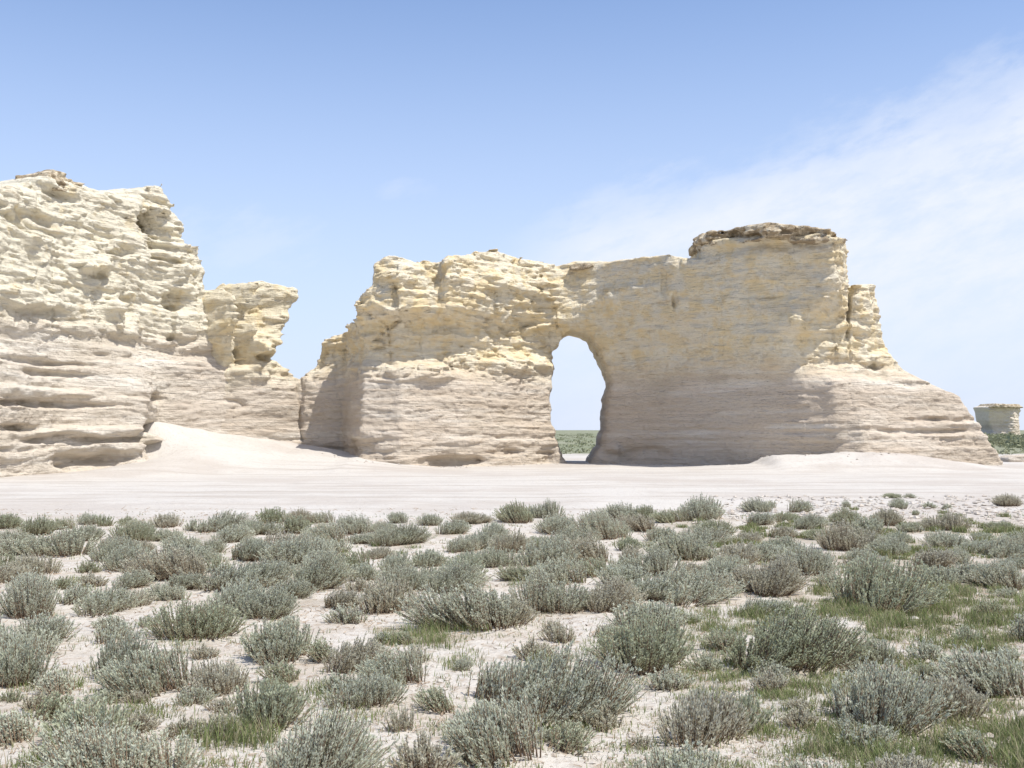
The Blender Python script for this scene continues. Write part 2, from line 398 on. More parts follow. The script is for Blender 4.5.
# ---- the arch
ys_arch = lambda px: float(np.interp(px, [290,300,343,362,460,560,600,700,830,852,900,1000], [51.5,51.5,51.0,47.8,49.2,53.0,53.0,49.3,46.2,47.2,48.4,50.4]))
SIL_ARCH = [(274,480),(275,402),(292,384),(300,378),(310,366),(321,337),(336,333),(349,325),(361,318),(358,305),(365,293),(376,289),(374,275),(375,263),(392,257),(415,263),(436,263),(447,257),(466,254),(473,249),(497,250),(507,256),(537,261),(557,266),(575,261),(615,263),(661,258),(697,262),(698,250),(705,244),(756,242),(820,243),(839,246),(845,251),(848,270),(849,287),(851,312),(853.5,285),(877,283),(884,308),(890,338),(898,355),(911,369),(937,386),(960,397),(971,418),(987,444),(999,461),(1003,480)]
HOLE = [(573,330),(564,332),(556,339),(553,352),(552,379),(551,400),(551,421),(555,439),(562,453),(567,463),(571,485),(584,485),(591,461),(601,446),(606,421),(608,398),(611,384),(609,372),(603,360),(600,349),(591,336),(581,331)]
LV_ARCH = [
 (-1.0, [(260,51.4),(300,51.2),(304,50.7),(343,50.4),(361,46.4),(400,46.2),(470,48.3),(550,52.2),(575,52.9),(600,52.8),(700,49.4),(760,47.5),(800,46.5),(868,45.2),(930,47.2),(1010,50.2)]),
 (0.4,  [(260,51.4),(300,51.2),(304,50.8),(343,50.5),(361,46.6),(400,46.4),(470,48.6),(550,52.4),(575,53.1),(600,53.0),(700,49.5),(760,47.6),(800,46.6),(866,45.5),(930,47.5),(1010,50.4)]),
 (3.7,  [(260,51.7),(300,51.5),(304,51.1),(343,50.8),(362,47.2),(400,47.0),(470,49.1),(550,52.8),(575,53.2),(600,53.0),(700,49.4),(760,47.4),(800,46.4),(834,45.9),(880,47.4),(1010,51.2)]),
 (4.4,  [(260,52.0),(300,51.8),(343,51.1),(362,47.8),(400,47.7),(470,49.8),(500,50.9),(550,53.3),(575,53.3),(600,52.9),(700,49.3),(740,47.8),(782,46.5),(850,47.6),(900,49.2),(1010,51.4)]),
 (5.2,  [(260,52.2),(300,52.0),(343,51.3),(362,48.0),(400,47.9),(470,50.1),(550,53.5),(575,53.3),(600,52.7),(700,49.1),(740,47.6),(776,46.3),(850,47.4),(900,49.4),(1010,51.4)]),
 (6.3,  [(260,52.3),(343,51.4),(362,48.0),(400,47.9),(470,50.1),(550,53.4),(575,53.1),(600,52.4),(700,48.8),(760,46.8),(797,45.8),(851,47.4),(900,49.6),(1010,51.4)]),
 (7.0,  [(260,52.3),(343,51.2),(355,47.3),(400,46.9),(470,48.9),(550,52.4),(575,52.6),(600,52.2),(700,48.6),(760,46.6),(826,45.5),(848,46.7),(900,49.6),(1010,51.4)]),
 (8.2,  [(260,52.3),(343,51.2),(370,47.4),(400,47.1),(440,48.5),(446,47.7),(550,52.4),(575,52.6),(600,52.1),(700,48.4),(760,46.3),(834,45.3),(846,46.5),(900,49.6),(1010,51.4)]),
 (10.5, [(260,52.3),(343,51.2),(370,48.2),(400,48.0),(440,49.4),(446,48.7),(550,53.1),(575,53.0),(600,52.4),(700,48.2),(760,46.0),(838,45.2),(846,46.4),(900,49.6),(1010,51.4)])]
BL_ARCH = [(365,447,17,8,-.7),(455,461,26,6,-.7),(505,452,16,3,-.35),(540,458,11,6,-.5),(850,320,1.5,30,-.5),(876,372,11,9,-.6),(661,288,3,12,-.35),(672,302,2.5,9,-.3),(520,364,34,9,.55),(430,375,30,7,.35),
 (605,455,14,14,.35),(700,258,60,5,-.25),(780,252,50,4,-.3),(640,455,26,8,-.25),(945,420,36,3,-.35),(930,432,55,3,-.3),(917,385,20,3,-.3),(398,300,3,12,-.35),(625,300,30,12,.2),(500,285,25,8,.45),(545,290,18,10,.4),(420,280,30,6,.25)]
xs_arch = lambda x, z: np.interp(x, [-10,1.5,4.0,11.5,13.5], [1.0,1.0,.42,.42,.85])
arch, bA = rock_object('natural_arch', build_rock((0,50), (1,0), ys_arch, SIL_ARCH, LV_ARCH, 4.2, BL_ARCH, HOLE, xs_arch, h=.06, rnd=.3, bulge=.62), MAT_ARCH)
tag(arch, 'long banded chalk wall pierced by a tall keyhole opening', 'rock arch')
capsil = [(697,248),(696,241),(702,235),(724,233),(730,230),(756,228),(773,228),(780,231),(800,232),(820,234),(834,238),(839,243),(836,248),(815,246),(790,247),(765,245),(735,250),(716,247),(705,251)]
LV_CAP = [(8.0,[(680,48.1),(700,47.6),(760,45.5),(838,44.75),(852,45.9)]),(11,[(680,48.4),(700,47.9),(760,45.8),(836,45.1),(850,46.3)])]
cap, _ = rock_object('cap_rock', build_rock((0,50), (1,0), lambda p: float(np.interp(p,[690,830],[49.0,46.1])), capsil, LV_CAP, 3.8, [(720,240,14,5,-.5),(760,236,10,6,.4),(800,240,16,4,-.5),(828,240,7,5,-.4),(742,243,10,3,-.5)], None, lambda x, z: np.full(x.shape, 1.5), h=.06, zlo=6, zsplit=4, rnd=.18, seed=3), MAT_CRUST, arch, bA)
cap['label'] = 'dark brown weathered crust on top'
cap2, _ = rock_object('cap_rock', build_rock((0,50), (1,0), lambda p: float(np.interp(p,[460,690],[49.5,53.2])), [(569,263),(574,260),(592,260),(596,264),(585,267),(572,267)], [(8.0,[(540,51.9),(560,52.3),(600,52.0),(620,51.3)]),(11,[(540,52.2),(600,52.3),(620,51.8)])], 2.6, [], None, lambda x, z: np.full(x.shape, .35), h=.06, zlo=6, zsplit=4, rnd=.15, seed=4), MAT_CRUST, arch, bA)

# ---- left cliff
EU = (8.25, 15.0); AL = (-18.1, 36.0)
ys_cl = lambda px: float(np.interp(px, [-120,-60,0,60,100,150,214,300], [33.5,36,38.5,42,44.2,46.6,48.8,51.2]))
SIL_CL = [(-120,500),(-120,188),(-60,186),(0,183),(23,181),(39,181),(43,176),(55,172),(68,176),(91,182),(109,189),(137,187),(164,187),(175,197),(190,205),(199,221),(207,240),(218,256),(222,275),(221,285),(224,298),(230,330),(240,380),(250,470),(250,500)]
LV_CL = [
 (-1.0,[(-130,31.5),(-60,34.9),(0,37.0),(40,39.5),(60,40.8),(105,42.2),(150,43.2),(158,45.9),(200,47.4),(240,48.4),(300,50.5)]),
 (1.0,[(-130,31.6),(-60,35.0),(0,37.1),(40,39.7),(60,41.0),(105,42.4),(150,43.4),(158,46.2),(200,47.7),(240,48.8),(300,50.8)]),
 (3.2,[(-130,31.9),(-60,35.3),(0,37.6),(60,41.3),(110,42.9),(146,43.9),(158,46.5),(200,48.2),(240,49.3),(300,51.3)]),
 (5.2,[(-130,32.2),(-60,35.5),(0,38.0),(60,41.6),(95,43.0),(150,46.4),(200,48.6),(240,50.0),(300,52)]),
 (6.5,[(-130,32.2),(-60,35.6),(0,38.1),(60,41.7),(95,43.4),(150,46.5),(200,48.5),(240,50.6),(300,52)]),
 (9.0,[(-130,32.4),(-60,35.8),(0,38.4),(60,42.0),(100,44.1),(150,46.5),(190,48.3),(214,50.2),(300,53)]),
 (12.,[(-130,32.6),(-60,36.0),(0,38.7),(60,42.4),(100,44.6),(150,46.9),(180,48.6),(214,51),(300,54)])]
BL_CL = [(154,230,15,20,-1.35),(166,222,9,20,.35),(109,313,11,11,.55),(122,308,7,10,-.45),(180,300,15,9,-.6),(86,262,14,10,.6),(92,276,10,6,-.5),(25,224,26,13,-.6),(40,187,34,4,-.6),(100,232,14,9,-.35),(120,252,12,6,-.4),(165,262,18,4,-.4),
 (28,362,40,3,-.35),(40,374,30,3,-.3),(30,404,52,3,-.42),(12,428,28,3,-.4),(60,440,50,3,-.4),(72,460,26,10,-.8),(128,442,24,15,-.95),(135,441,14,8,.75),(143,398,12,5,-.45),(60,430,40,4,.35),(20,392,60,5,.3),(100,352,22,5,.3),(185,340,12,7,-.4),(20,300,30,8,.3),(45,315,30,7,-.3),(200,248,5,20,-.4),(185,365,45,6,.2)]
cliff, bC = rock_object('chalk_cliff', build_rock(AL, EU, ys_cl, SIL_CL, LV_CL, 6.0, BL_CL, h=.056, zsplit=5.4, seed=7, base_amp=.9, bulge=.42), MAT_CLIFF)
tag(cliff, 'tall pale cream cliff with ledges and a shadowed alcove near its top', 'cliff')
k1, _ = rock_object('cap_rock', build_rock(AL, EU, ys_cl, [(40,188),(44,179),(52,173),(60,170),(68,172),(80,178),(92,183),(84,187),(60,188)], [(8,[(-20,37.6),(30,40.2),(60,42.1),(90,43.8)]),(13,[(-20,38.2),(30,40.8),(60,42.6),(90,44.3)])], 2.2, [], None, lambda x, z: np.full(x.shape, 1.0), h=.06, zlo=6, zsplit=4, rnd=.25, seed=9), MAT_CRUST, cliff, bC)
k1['label'] = 'small brown crusted knob on the cliff top'

# ---- leaning pillar with the low wall that carries it
ys_pl = lambda px: float(np.interp(px, [195,228,265,305], [48.8,49.2,49.8,51.3]))
SIL_PL = [(200,480),(203,300),(213,289),(226,290),(233,299),(238,291),(241,285),(247,281),(269,279),(287,279),(305,287),(304,300),(300,313),(293,332),(287,343),(283,357),(290,364),(299,372),(308,379),(332,384),(342,480)]
LV_PL = [(-1,[(190,47.6),(240,48.6),(300,50.6),(348,51.5)]),(1.5,[(190,47.9),(240,48.9),(300,50.9),(348,51.8)]),(3.6,[(190,48.5),(240,49.1),(270,49.7),(300,51.4),(348,52)]),(4.2,[(190,48.9),(240,49.2),(262,49.7),(300,51.8),(348,52.3)]),
 (5.2,[(190,49.4),(228,49.9),(236,48.6),(262,49.2),(285,50.8),(348,53)]),(6.3,[(190,49.9),(230,50.3),(238,48.4),(262,49.0),(290,51.0),(348,53)]),(8,[(190,50),(232,50.6),(240,48.3),(268,48.9),(300,51.2),(348,52.6)]),(9.5,[(190,50.1),(233,50.8),(241,48.6),(268,49.2),(304,51.4),(348,52)])]
BL_PL = [(245,318,14,8,-.55),(258,348,18,6,.55),(262,357,16,4,-.5),(248,302,14,6,.4),(230,405,14,4,-.4),(250,372,18,7,.4),(301,410,2.5,30,-.2),(255,333,18,4,.4)]
pil, _ = rock_object('chalk_pillar', build_rock(AL, EU, ys_pl, SIL_PL, LV_PL, 2.6, BL_PL, h=.065, zsplit=4.0, seed=5, base_amp=.75, bulge=.7), MAT_PILLAR)
tag(pil, 'yellowish top-heavy pillar leaning over the notch between the cliff and the arch wall', 'rock pillar')

# ---- far butte
SIL_BU = [(984,460),(988,440),(990,430),(986,420),(985,412),(983,407),(989,405),(998,405.5),(1004,404.5),(1014,406),(1018,405.5),(1021,411),(1019,419),(1021,428),(1024,440),(1030,460)]
LV_BU = [(-2,[(960,252),(985,246),(1010,245),(1030,252)]),(3,[(960,252),(985,247),(1012,246),(1030,253)]),(9,[(960,252),(980,245),(1014,244.5),(1030,251)])]
but, bB = rock_object('chalk_butte', build_rock((110,250), (1,0), lambda p: 248.0, SIL_BU, LV_BU, 8.0, [(1008,425,6,10,.5)], None, lambda x, z: np.full(x.shape, 1.2), h=.14, zlo=-1, zsplit=3.5, rnd=.5, seed=2), MAT_BUTTE)
tag(but, 'small squat grey butte standing far off on the prairie', 'butte')
ct, _ = rock_object('cap_rock', build_rock((110,250), (1,0), lambda p: 248.0, [(984,407.5),(989,403.6),(1000,404.2),(1016,404.2),(1021,408),(1010,408.3),(990,408)], [(4,[(960,251),(980,244.5),(1014,244),(1030,250)]),(10,[(960,251),(980,244.6),(1014,244.1),(1030,250)])], 8.5, [], None, lambda x, z: np.full(x.shape, .5), h=.15, zlo=4, zsplit=3, rnd=.3, seed=2), MAT_CRUST, but, bB)

# ---- low ledge right of the arch wall
SIL_LE = [(1001,472),(1003,457.5),(1012,455),(1030,454),(1060,455),(1075,460),(1080,472)]
LV_LE = [(-1,[(990,55.5),(1000,55),(1040,55),(1090,56)]),(2,[(990,55.3),(1000,54.6),(1040,54.6),(1090,55.6)])]
led, _ = rock_object('rock_ledge', build_rock((25,55), (1,0), lambda p: 55.5, SIL_LE, LV_LE, 1.6, [], None, lambda x, z: np.full(x.shape, .5), h=.06, zlo=-.4, zsplit=9, rnd=.2, seed=1), MAT_ARCH)
tag(led, 'low flat ledge of chalk on the ground past the foot of the arch wall', 'rock ledge')

# ------------------------------------------------------------------ ground sheet
def axis(core0, core1, step, far0, far1, g=1.22):
    a = list(np.arange(core0, core1+1e-6, step)); s = step
    while a[-1] < far1: s *= g; a.append(a[-1]+s)
    s = step; b = []
    x = core0
    while x > far0: s *= g; x -= s; b.append(x)
    return np.array(b[::-1]+a)
gx = axis(-26, 28, .2, -6000, 6000); gy = axis(2, 58, .2, -300, 9000)
GX, GY = np.meshgrid(gx, gy, indexing='ij'); GZ = gh(GX, GY)
n0, n1 = GX.shape; I = np.arange(n0*n1).reshape(n0, n1)
gf = np.stack([I[:-1,:-1], I[1:,:-1], I[1:,1:], I[:-1,1:]], -1).reshape(-1, 4)
ground = link('ground', make_mesh('ground', np.stack([GX, GY, GZ], -1).reshape(-1,3), gf, True), mats=[MAT_GROUND])
tag(ground, 'pale chalky ground, bare and white before the rocks, green prairie behind', 'ground', kind='structure')

# ------------------------------------------------------------------ sagebrush meshes
def unit(v): return v/np.maximum(np.linalg.norm(v, axis=-1, keepdims=True), 1e-9)
def make_bush(seed, w, h, n, leaves, lean=0.0, upright=.5, leafL=.024, leafW=.0062, dry=.25):
    """real-size sagebrush w wide, h tall: n stalks with narrow leaves; returns (foliage mesh data, stems mesh data)"""
    r = np.random.default_rng(seed)
    lobes = r.uniform(-.36, .36, (r.integers(2,6), 2))*w; lz = r.uniform(.72, 1.08, len(lobes))
    LV, LF, LA, LR, SV, SF = [], [], [], [], [], []; nv = ns = 0
    for i in range(n):
        a = r.uniform(0, 2*math.pi); t = math.sqrt(r.uniform(0, 1)); li = r.integers(len(lobes)); lob = lobes[li]
        out = np.array([math.cos(a), math.sin(a)])
        base = lob*.55+out*t*w*.10
        tip2 = lob*.75+out*t*w*.5*r.uniform(.75,1.08)+np.array([lean*h, 0])
        base = lob*.7+out*t*w*.27
        el = math.sqrt(max(0, 1-(t*.93)**2))
        tipz = h*lz[li]*(el*r.uniform(.70,1.0)*(1-.25*r.uniform()*t)+.06)
        p0 = np.array([*base, -.02]); p2 = np.array([*tip2, tipz])
        p1 = np.array([*(base*(1-(.62-.3*upright))+tip2*(.62-.3*upright)), tipz*.38])+r.normal(0,.02,3)*h
        ts = np.linspace(0, 1, 6)[:,None]
        C = (1-ts)**2*p0+2*ts*(1-ts)*p1+ts**2*p2
        # stem: three-sided tapering tube
        tang = unit(np.gradient(C, axis=0)); sd = unit(np.cross(tang, np.array([.3,.5,.2]))); up = np.cross(sd, tang)
        rad = np.linspace(.0048, .0014, 6)[:,None]*(.8+.5*w)
        ring = np.stack([C+rad*(math.cos(q)*sd+math.sin(q)*up) for q in (0, 2.094, 4.189)], 1).reshape(-1,3)
        SV.append(ring)
        for s in range(5):
            for k in range(3): SF.append((ns+s*3+k, ns+s*3+(k+1)%3, ns+s*3+3+(k+1)%3, ns+s*3+3+k))
        ns += 18
        # leaves
        m = int(1.35*leaves*r.uniform(.8,1.2)); tl = r.uniform(.16, 1.0, m)**.85
        P = (1-tl)[:,None]**2*p0+2*(tl*(1-tl))[:,None]*p1+tl[:,None]**2*p2
        T = unit(2*(1-tl)[:,None]*(p1-p0)+2*tl[:,None]*(p2-p1))
        rd = unit(r.normal(0,1,(m,3))); rd = unit(rd-(rd*T).sum(1,keepdims=True)*T)
        d = unit(T*r.uniform(.7,1.3,(m,1))+rd*r.uniform(.25,.75,(m,1)))
        ll = leafL*r.uniform(.7,1.3,(m,1)); s_ = unit(np.cross(d, unit(r.normal(0,1,(m,3)))))*leafW*r.uniform(.7,1.2,(m,1))
        LV.append(np.stack([P, P+d*ll*.5+s_, P+d*ll, P+d*ll*.5-s_], 1).reshape(-1,3))
        LF.append((nv+np.arange(m*4)).reshape(-1,4)); nv += m*4
        isdry = (r.uniform(0,1,m) < np.clip((dry*1.6)*(1-tl*1.15)+.04, 0, 1))*r.uniform(.5,1,m)
        LA.append(np.repeat(isdry, 4)); LR.append(np.repeat(np.clip(r.normal(.5,.25)+r.normal(0,.12,m)+.25*(tl-.6), 0, 1), 4))
    return (np.concatenate(LV), np.concatenate(LF), np.concatenate(LA), np.concatenate(LR)), (np.concatenate(SV), np.array(SF))
CLASSES = {  # real sizes; several shapes of each
 'L': [(.62,.40,330,32),(.66,.44,350,32),(.58,.44,310,32),(.64,.36,330,32),(.60,.40,300,32),(.68,.38,350,30),(.62,.42,270,34)],
 'M': [(.42,.29,200,26),(.45,.31,210,26),(.40,.32,190,26),(.46,.27,200,26),(.44,.29,160,28),(.43,.30,220,24)],
 'S': [(.24,.20,70,18),(.26,.18,75,18),(.22,.22,60,18),(.25,.18,85,18),(.24,.16,50,20)]}
TINT = {'s': MAT_SILVER, 'o': MAT_OLIVE, 't': MAT_TAN}
PROTO = {}
def proto(cls, i, tint):
    key = (cls, i, tint)
    if key not in PROTO:
        w, h, n, lv = CLASSES[cls][i]
        big = {'L': 1.0, 'M': .95, 'S': .85}[cls]
        n = int(n*1.2)
        f, s = make_bush(hash((cls, i)) % 999 if False else (ord(cls)*31+i*7), w, h, n, lv, lean=[0,.22,-.2,.1,-.1,.28,-.05][i % 7], upright=[.4,.7,.55,.3,.6,.45,.2][i % 7], leafL=.023*big, leafW=.0046*big, dry={'s':.2,'o':.16,'t':.38}[tint]*[1,.7,1.3,1,.6,1.5,1][i % 7])
        mf = make_mesh('foliage', f[0], f[1], False, None, {'age': f[2], 'var': f[3]}); mf.materials.append(TINT[tint])
        ms = make_mesh('stems', s[0], s[1], True); ms.materials.append(MAT_WOOD)
        V = np.concatenate([f[0], s[0]]); Fc = np.concatenate([f[1], s[1]+len(f[0])])
        mj = make_mesh('sagebrush', V, Fc, False, np.r_[np.zeros(len(f[1])), np.ones(len(s[1]))], {'age': np.r_[f[2], np.zeros(len(s[0]))], 'var': np.r_[f[3], np.zeros(len(s[0]))]})
        mj.materials.append(TINT[tint]); mj.materials.append(MAT_WOOD)
        PROTO[key] = (mf, ms, mj, w, h)
    return PROTO[key]

# (px, py of the foot, width px, height px, tint, landmark nickname or None, own label or None)
B = [
(5,528,30,18,'o'),(33,535,28,24,'o'),(63,529,24,14,'o'),(92,524,20,14,'s'),(107,526,16,14,'o'),(125,525,18,12,'o'),(168,527,26,16,'t'),(172,541,28,15,'s'),(193,531,18,14,'s'),
(222,531,40,22,'s'),(215,552,24,18,'s'),(245,560,38,24,'s'),(252,535,24,18,'s'),(55,555,60,28,'s'),(140,541,40,22,'o'),(10,545,40,18,'s'),(175,578,62,36,'t'),(125,570,50,30,'s'),
(87,572,20,14,'o'),(126,588,32,22,'s'),(25,615,60,48,'s'),(103,612,50,30,'s'),(50,640,48,36,'s'),(5,568,22,20,'o'),(140,605,28,20,'t'),(172,600,38,20,'s'),(240,588,70,30,'s'),(235,612,50,40,'s'),
(205,637,76,40,'o'),(120,640,40,24,'s'),
(294,533,28,22,'o'),(262,534,26,16,'s'),(327,533,18,12,'t'),(352,533,36,22,'s'),(396,523,18,16,'s'),(382,545,36,22,'s'),(410,543,40,24,'s'),(447,534,28,18,'s'),(465,523,34,14,'t'),(475,549,26,22,'s'),
(495,538,28,22,'s'),(508,550,24,20,'s'),(290,562,60,30,'s'),(320,586,60,40,'s'),(355,570,40,24,'o'),(395,572,30,24,'s'),(265,615,58,34,'s'),(337,608,34,22,'t'),(385,612,50,36,'t'),(410,590,50,28,'s'),
(455,590,60,34,'s'),(470,624,84,48,'s'),(430,566,40,22,'s'),(260,585,40,28,'s'),
(515,522,34,24,'o'),(545,518,28,20,'s'),(552,533,40,22,'s'),(510,552,30,26,'t'),(605,538,42,30,'s'),(590,529,26,20,'s'),(643,520,20,18,'o'),(620,520,40,20,'s'),(672,522,28,16,'o'),(695,520,42,27,'s'),
(755,512,28,16,'s'),(590,562,40,30,'t'),(632,562,24,20,'t'),(540,565,50,34,'s'),(565,583,44,32,'s'),(550,610,62,42,'s'),(510,624,54,38,'t'),(610,608,60,36,'t'),(690,600,70,34,'s'),(720,585,50,30,'s'),
(690,560,60,30,'s'),(738,563,40,26,'t'),(650,575,50,30,'s'),(757,590,34,28,'t'),(650,628,60,34,'s'),(700,545,40,22,'s'),
(797,512,20,16,'s'),(846,507,8,8,'s'),(891,498,18,7,'o'),(909,498,10,6,'s'),(901,509,18,13,'s'),(926,508,14,8,'s'),(916,515,8,6,'o'),(942,510,12,8,'s'),(1012,506,26,14,'t'),(768,508,14,10,'s'),
(850,550,48,32,'t'),(815,575,50,34,'s'),(775,592,54,42,'t'),(885,608,80,56,'o'),(932,585,42,28,'s'),(965,582,40,24,'s'),(1000,587,54,32,'s'),(830,540,30,14,'o'),(940,547,40,18,'s'),(977,552,34,16,'s'),(1007,557,40,22,'s'),(787,556,40,24,'s'),
(12,685,60,50,'s'),(117,676,50,56,'s'),(157,692,70,54,'s'),(220,690,52,38,'t'),(85,742,88,58,'o'),(122,778,110,62,'s'),
(282,660,60,46,'s'),(345,670,50,38,'t'),(400,684,54,42,'s'),(363,704,54,38,'s'),(275,724,74,58,'o'),(320,784,116,84,'s'),(397,730,28,26,'t'),(422,774,60,46,'t'),(505,757,76,72,'s'),(480,700,44,46,'s'),
(555,632,18,14,'t'),(630,664,88,54,'o'),(540,670,28,22,'o'),(562,716,92,72,'s'),(520,706,60,58,'s'),(700,740,74,60,'t'),(748,727,44,44,'o'),(500,800,70,40,'s'),(690,800,90,56,'s'),(555,750,46,32,'o'),
(785,664,90,60,'o'),(830,642,40,30,'t'),(865,662,46,34,'s'),(888,720,100,66,'s'),(942,714,62,46,'t'),(1003,694,74,54,'s'),(965,642,26,22,'o'),(775,692,34,28,'t'),(722,650,40,26,'o'),
(1040,640,60,36,'s'),(-14,640,40,40,'s'),(60,800,70,50,'s'),(180,735,40,24,'t'),(900,790,70,40,'t'),(990,760,50,34,'o'),(820,790,60,34,'s'),(615,700,22,14,'t'),(640,745,26,14,'t'),(180,560,40,22,'s'),(330,552,36,18,'s'),(360,590,26,16,'t'),(460,552,30,18,'s'),(660,540,30,16,'s'),(720,535,36,18,'o'),(760,560,40,22,'s'),(870,575,40,24,'s'),(30,590,40,24,'s'),(285,598,40,22,'s'),(570,545,36,20,'s'),(640,598,44,26,'s'),(80,540,36,18,'s'),(20,655,50,34,'s'),
]
# landmarks: index by pixel -> (nickname, own label)
LAND = {
(885,608): ('big dark-stemmed olive bush','biggest olive sagebrush of the right half, upright above a dark shaded foot'),
(888,720): ('wind-combed silver bush','wide silver sagebrush with wind-combed tips near the lower right corner'),
(320,784): ('silver mound on the bottom edge','largest silver sagebrush, a dense mound cut by the bottom edge of the photo'),
(562,716): ('widest silver bush','wide silver sagebrush with green grass at its foot, front and centre'),
(157,692): ('silver bush with combed stalks','silver sagebrush with parallel leaning stalks beside a patch of green grass'),
(205,637): ('wide olive bush','wide low olive sagebrush in front of a bare white patch below the cliff'),
(470,624): ('broad brown-footed bush','broad grey sagebrush with dark brown stems, above the bare patch in the middle'),
(175,578): ('tan bush under the cliff','tan rounded sagebrush at the end of a dense clump below the cliff'),
(785,664): ('bushy olive clump','large bushy olive sagebrush behind a tan dry one, right of the middle'),
(700,740): ('straw-coloured bush','straw-coloured sagebrush with splayed stalks beside the white litter patch'),
(282,660): ('pale bush with brown foot','pale sagebrush with a brown foot standing alone on white soil'),
(630,664): ('olive bush on white soil','wide olive sagebrush above pale soil, a bare pocket at its left'),
(122,778): ('grey bush in the lower left corner','wide grey sagebrush in the lower left corner with green blades before it'),
(695,520): ('tallest back-row bush','tallest sagebrush of the far edge, tips against the white flat'),
(294,533): ('round back-row bush','round olive sagebrush at the far edge below the notch in the rocks'),
(515,522): ('back-row bush left of the opening','olive sagebrush at the far edge of the brush, below the wall left of the opening'),
(1003,694): ('silver bush at the right edge','silver upright sagebrush touching the right edge of the photo'),
(33,535): ('olive back-row bush under the cliff','olive upright sagebrush at the far edge of the brush below the tall cliff'),
(320,586): ('grey bush with dark foot','grey sagebrush with dark hollow foot above a bare pocket of white soil'),
(690,600): ('broad grey bush','broad grey sagebrush just above a pale bare strip, below the cap rock'),
(25,615): ('tall grey bush at the left edge','tall grey sagebrush at the left edge with a brown shaded foot'),
(901,509): ('small bush on the stony strip','largest of the small shrubs scattered on the stony strip below the spire'),
}
_r = random.Random(8); _n = 0
while _n < 126:   # the brush closes up towards its far edge
    if _n < 62: _py = 520+70*_r.random()**.8; _px = _r.uniform(0, 1024); _w = _r.uniform(22, 40)*(.5+.5*(_py-430)/120)
    else: _py = 560+190*_r.random(); _px = _r.uniform(0, 1024); _w = _r.uniform(16, 34)*(.5+.5*(_py-430)/160)
    if _px > 820 and _r.random() < .6: continue
    if any(abs(_px-b[0]) < .42*(_w+b[2]) and abs(_py-b[1]) < 9 for b in B): continue
    B.append((round(_px), round(_py), round(_w), round(_w*_r.uniform(.5,.72)), _r.choice('sssot'))); _n += 1
for _s in range(24):
    _py = 535+215*((_s//2)/11)**.9; _w = _r.uniform(34, 60)*(.5+.5*(_py-430)/180)
    _px = (1024+_w*.6+_r.uniform(10, 150)) if _s % 2 else (-_w*.6-_r.uniform(10, 150))
    B.append((round(_px), round(_py), round(_w), round(_w*_r.uniform(.5,.7)), _r.choice('sssot')))
GROUP = 'sagebrush on the chalk flat'
plants = []
for px, py, w, h, t in B:
    x, Y = ground_at(px, py); wm, hm = w*Y/FPX, h*Y/FPX
    plants.append(dict(px=px, py=py, w=w, h=h, t=t, x=x, y=Y, wm=wm, hm=hm, c=(px, py-h*.5)))
words = {'s': 'silver', 'o': 'olive', 't': 'tan'}
ORD = ['', 'second ', 'third ', 'fourth ', 'fifth ', 'sixth ', 'seventh ', 'eighth ', 'ninth ', 'tenth ', 'eleventh ', 'twelfth ', 'thirteenth ', 'fourteenth ']
ws_sorted = sorted(p['w'] for p in plants)
def sizeword(p):
    return 'small' if p['w'] < 27 else ('large' if p['w'] > 56 else 'middling')
def shapeword(p):
    q = p['h']/p['w']
    return 'low' if q < .52 else ('upright' if q > .78 else 'rounded')
for p in plants:
    p['land'] = LAND.get((p['px'], p['py']))
lands = [p for p in plants if p['land']]
byl = {}
for p in plants:
    if p['land']: p['label'] = p['land'][1]; continue
    best = min(lands, key=lambda q: math.hypot((p['c'][0]-q['c'][0]), (p['c'][1]-q['c'][1])*2.2))
    dx, dy = p['c'][0]-best['c'][0], (p['c'][1]-best['c'][1])*2.2
    if abs(dx) > abs(dy)*1.1: rel = 'to the left of' if dx < 0 else 'to the right of'
    else: rel = 'in front of' if dy > 0 else 'behind'
    p['key'] = (f"{sizeword(p)} {shapeword(p)} {words[p['t']]} sagebrush", rel, best['land'][0]); p['dist'] = math.hypot(dx, dy)
    byl.setdefault(p['key'], []).append(p)
for (desc, rel, nick), ps in byl.items():
    ps.sort(key=lambda p: p['dist'])
    for k, p in enumerate(ps):
        p['label'] = f"{ORD[k]}{desc} {rel} the {nick}" if k else f"{'nearest ' if len(ps) > 1 else ''}{desc} {rel} the {nick}"
for p in plants:
    if len(p['label'].split()) > 16: p['label'] = p['label'].replace('middling ', '').replace(' in front of', ' before')
    if len(p['label'].split()) > 16: p['label'] = p['label'].replace('rounded ', '').replace('low ', '', 1)
EMPTY = {}
for i, p in enumerate(plants):
    cls = 'L' if p['wm'] > .5 else ('M' if p['wm'] > .31 else 'S')
    j = i % len(CLASSES[cls]); mf, ms, mj, w0, h0 = proto(cls, j, p['t'])
    loc = (p['x'], p['y'], float(gh(p['x'], p['y'])))
    sx, sz = p['wm']/w0*1.12, p['hm']/h0*.92
    if p['py'] >= 560:
        if (cls, j, p['t']) not in EMPTY:
            root = link('sagebrush', None, loc); root.empty_display_size = .1
            a = link('foliage', mf, parent=root); b = link('stems', ms, parent=root)
            EMPTY[(cls, j, p['t'])] = (root, a, b)
        else:
            r0, a0, b0 = EMPTY[(cls, j, p['t'])]
            root = r0.copy(); COL.objects.link(root); root.location = loc
            for ch in (a0, b0):
                c = ch.copy(); COL.objects.link(c); c.parent = root
    else:
        root = link('sagebrush', mj, loc)
    root.rotation_euler = (0, 0, random.choice([0, .5, -.5, 2.6, 3.14, 3.6, .25]))
    root.scale = (sx, sx*random.uniform(.85,1.05), sz)
    tag(root, p['label'], 'shrub', GROUP)

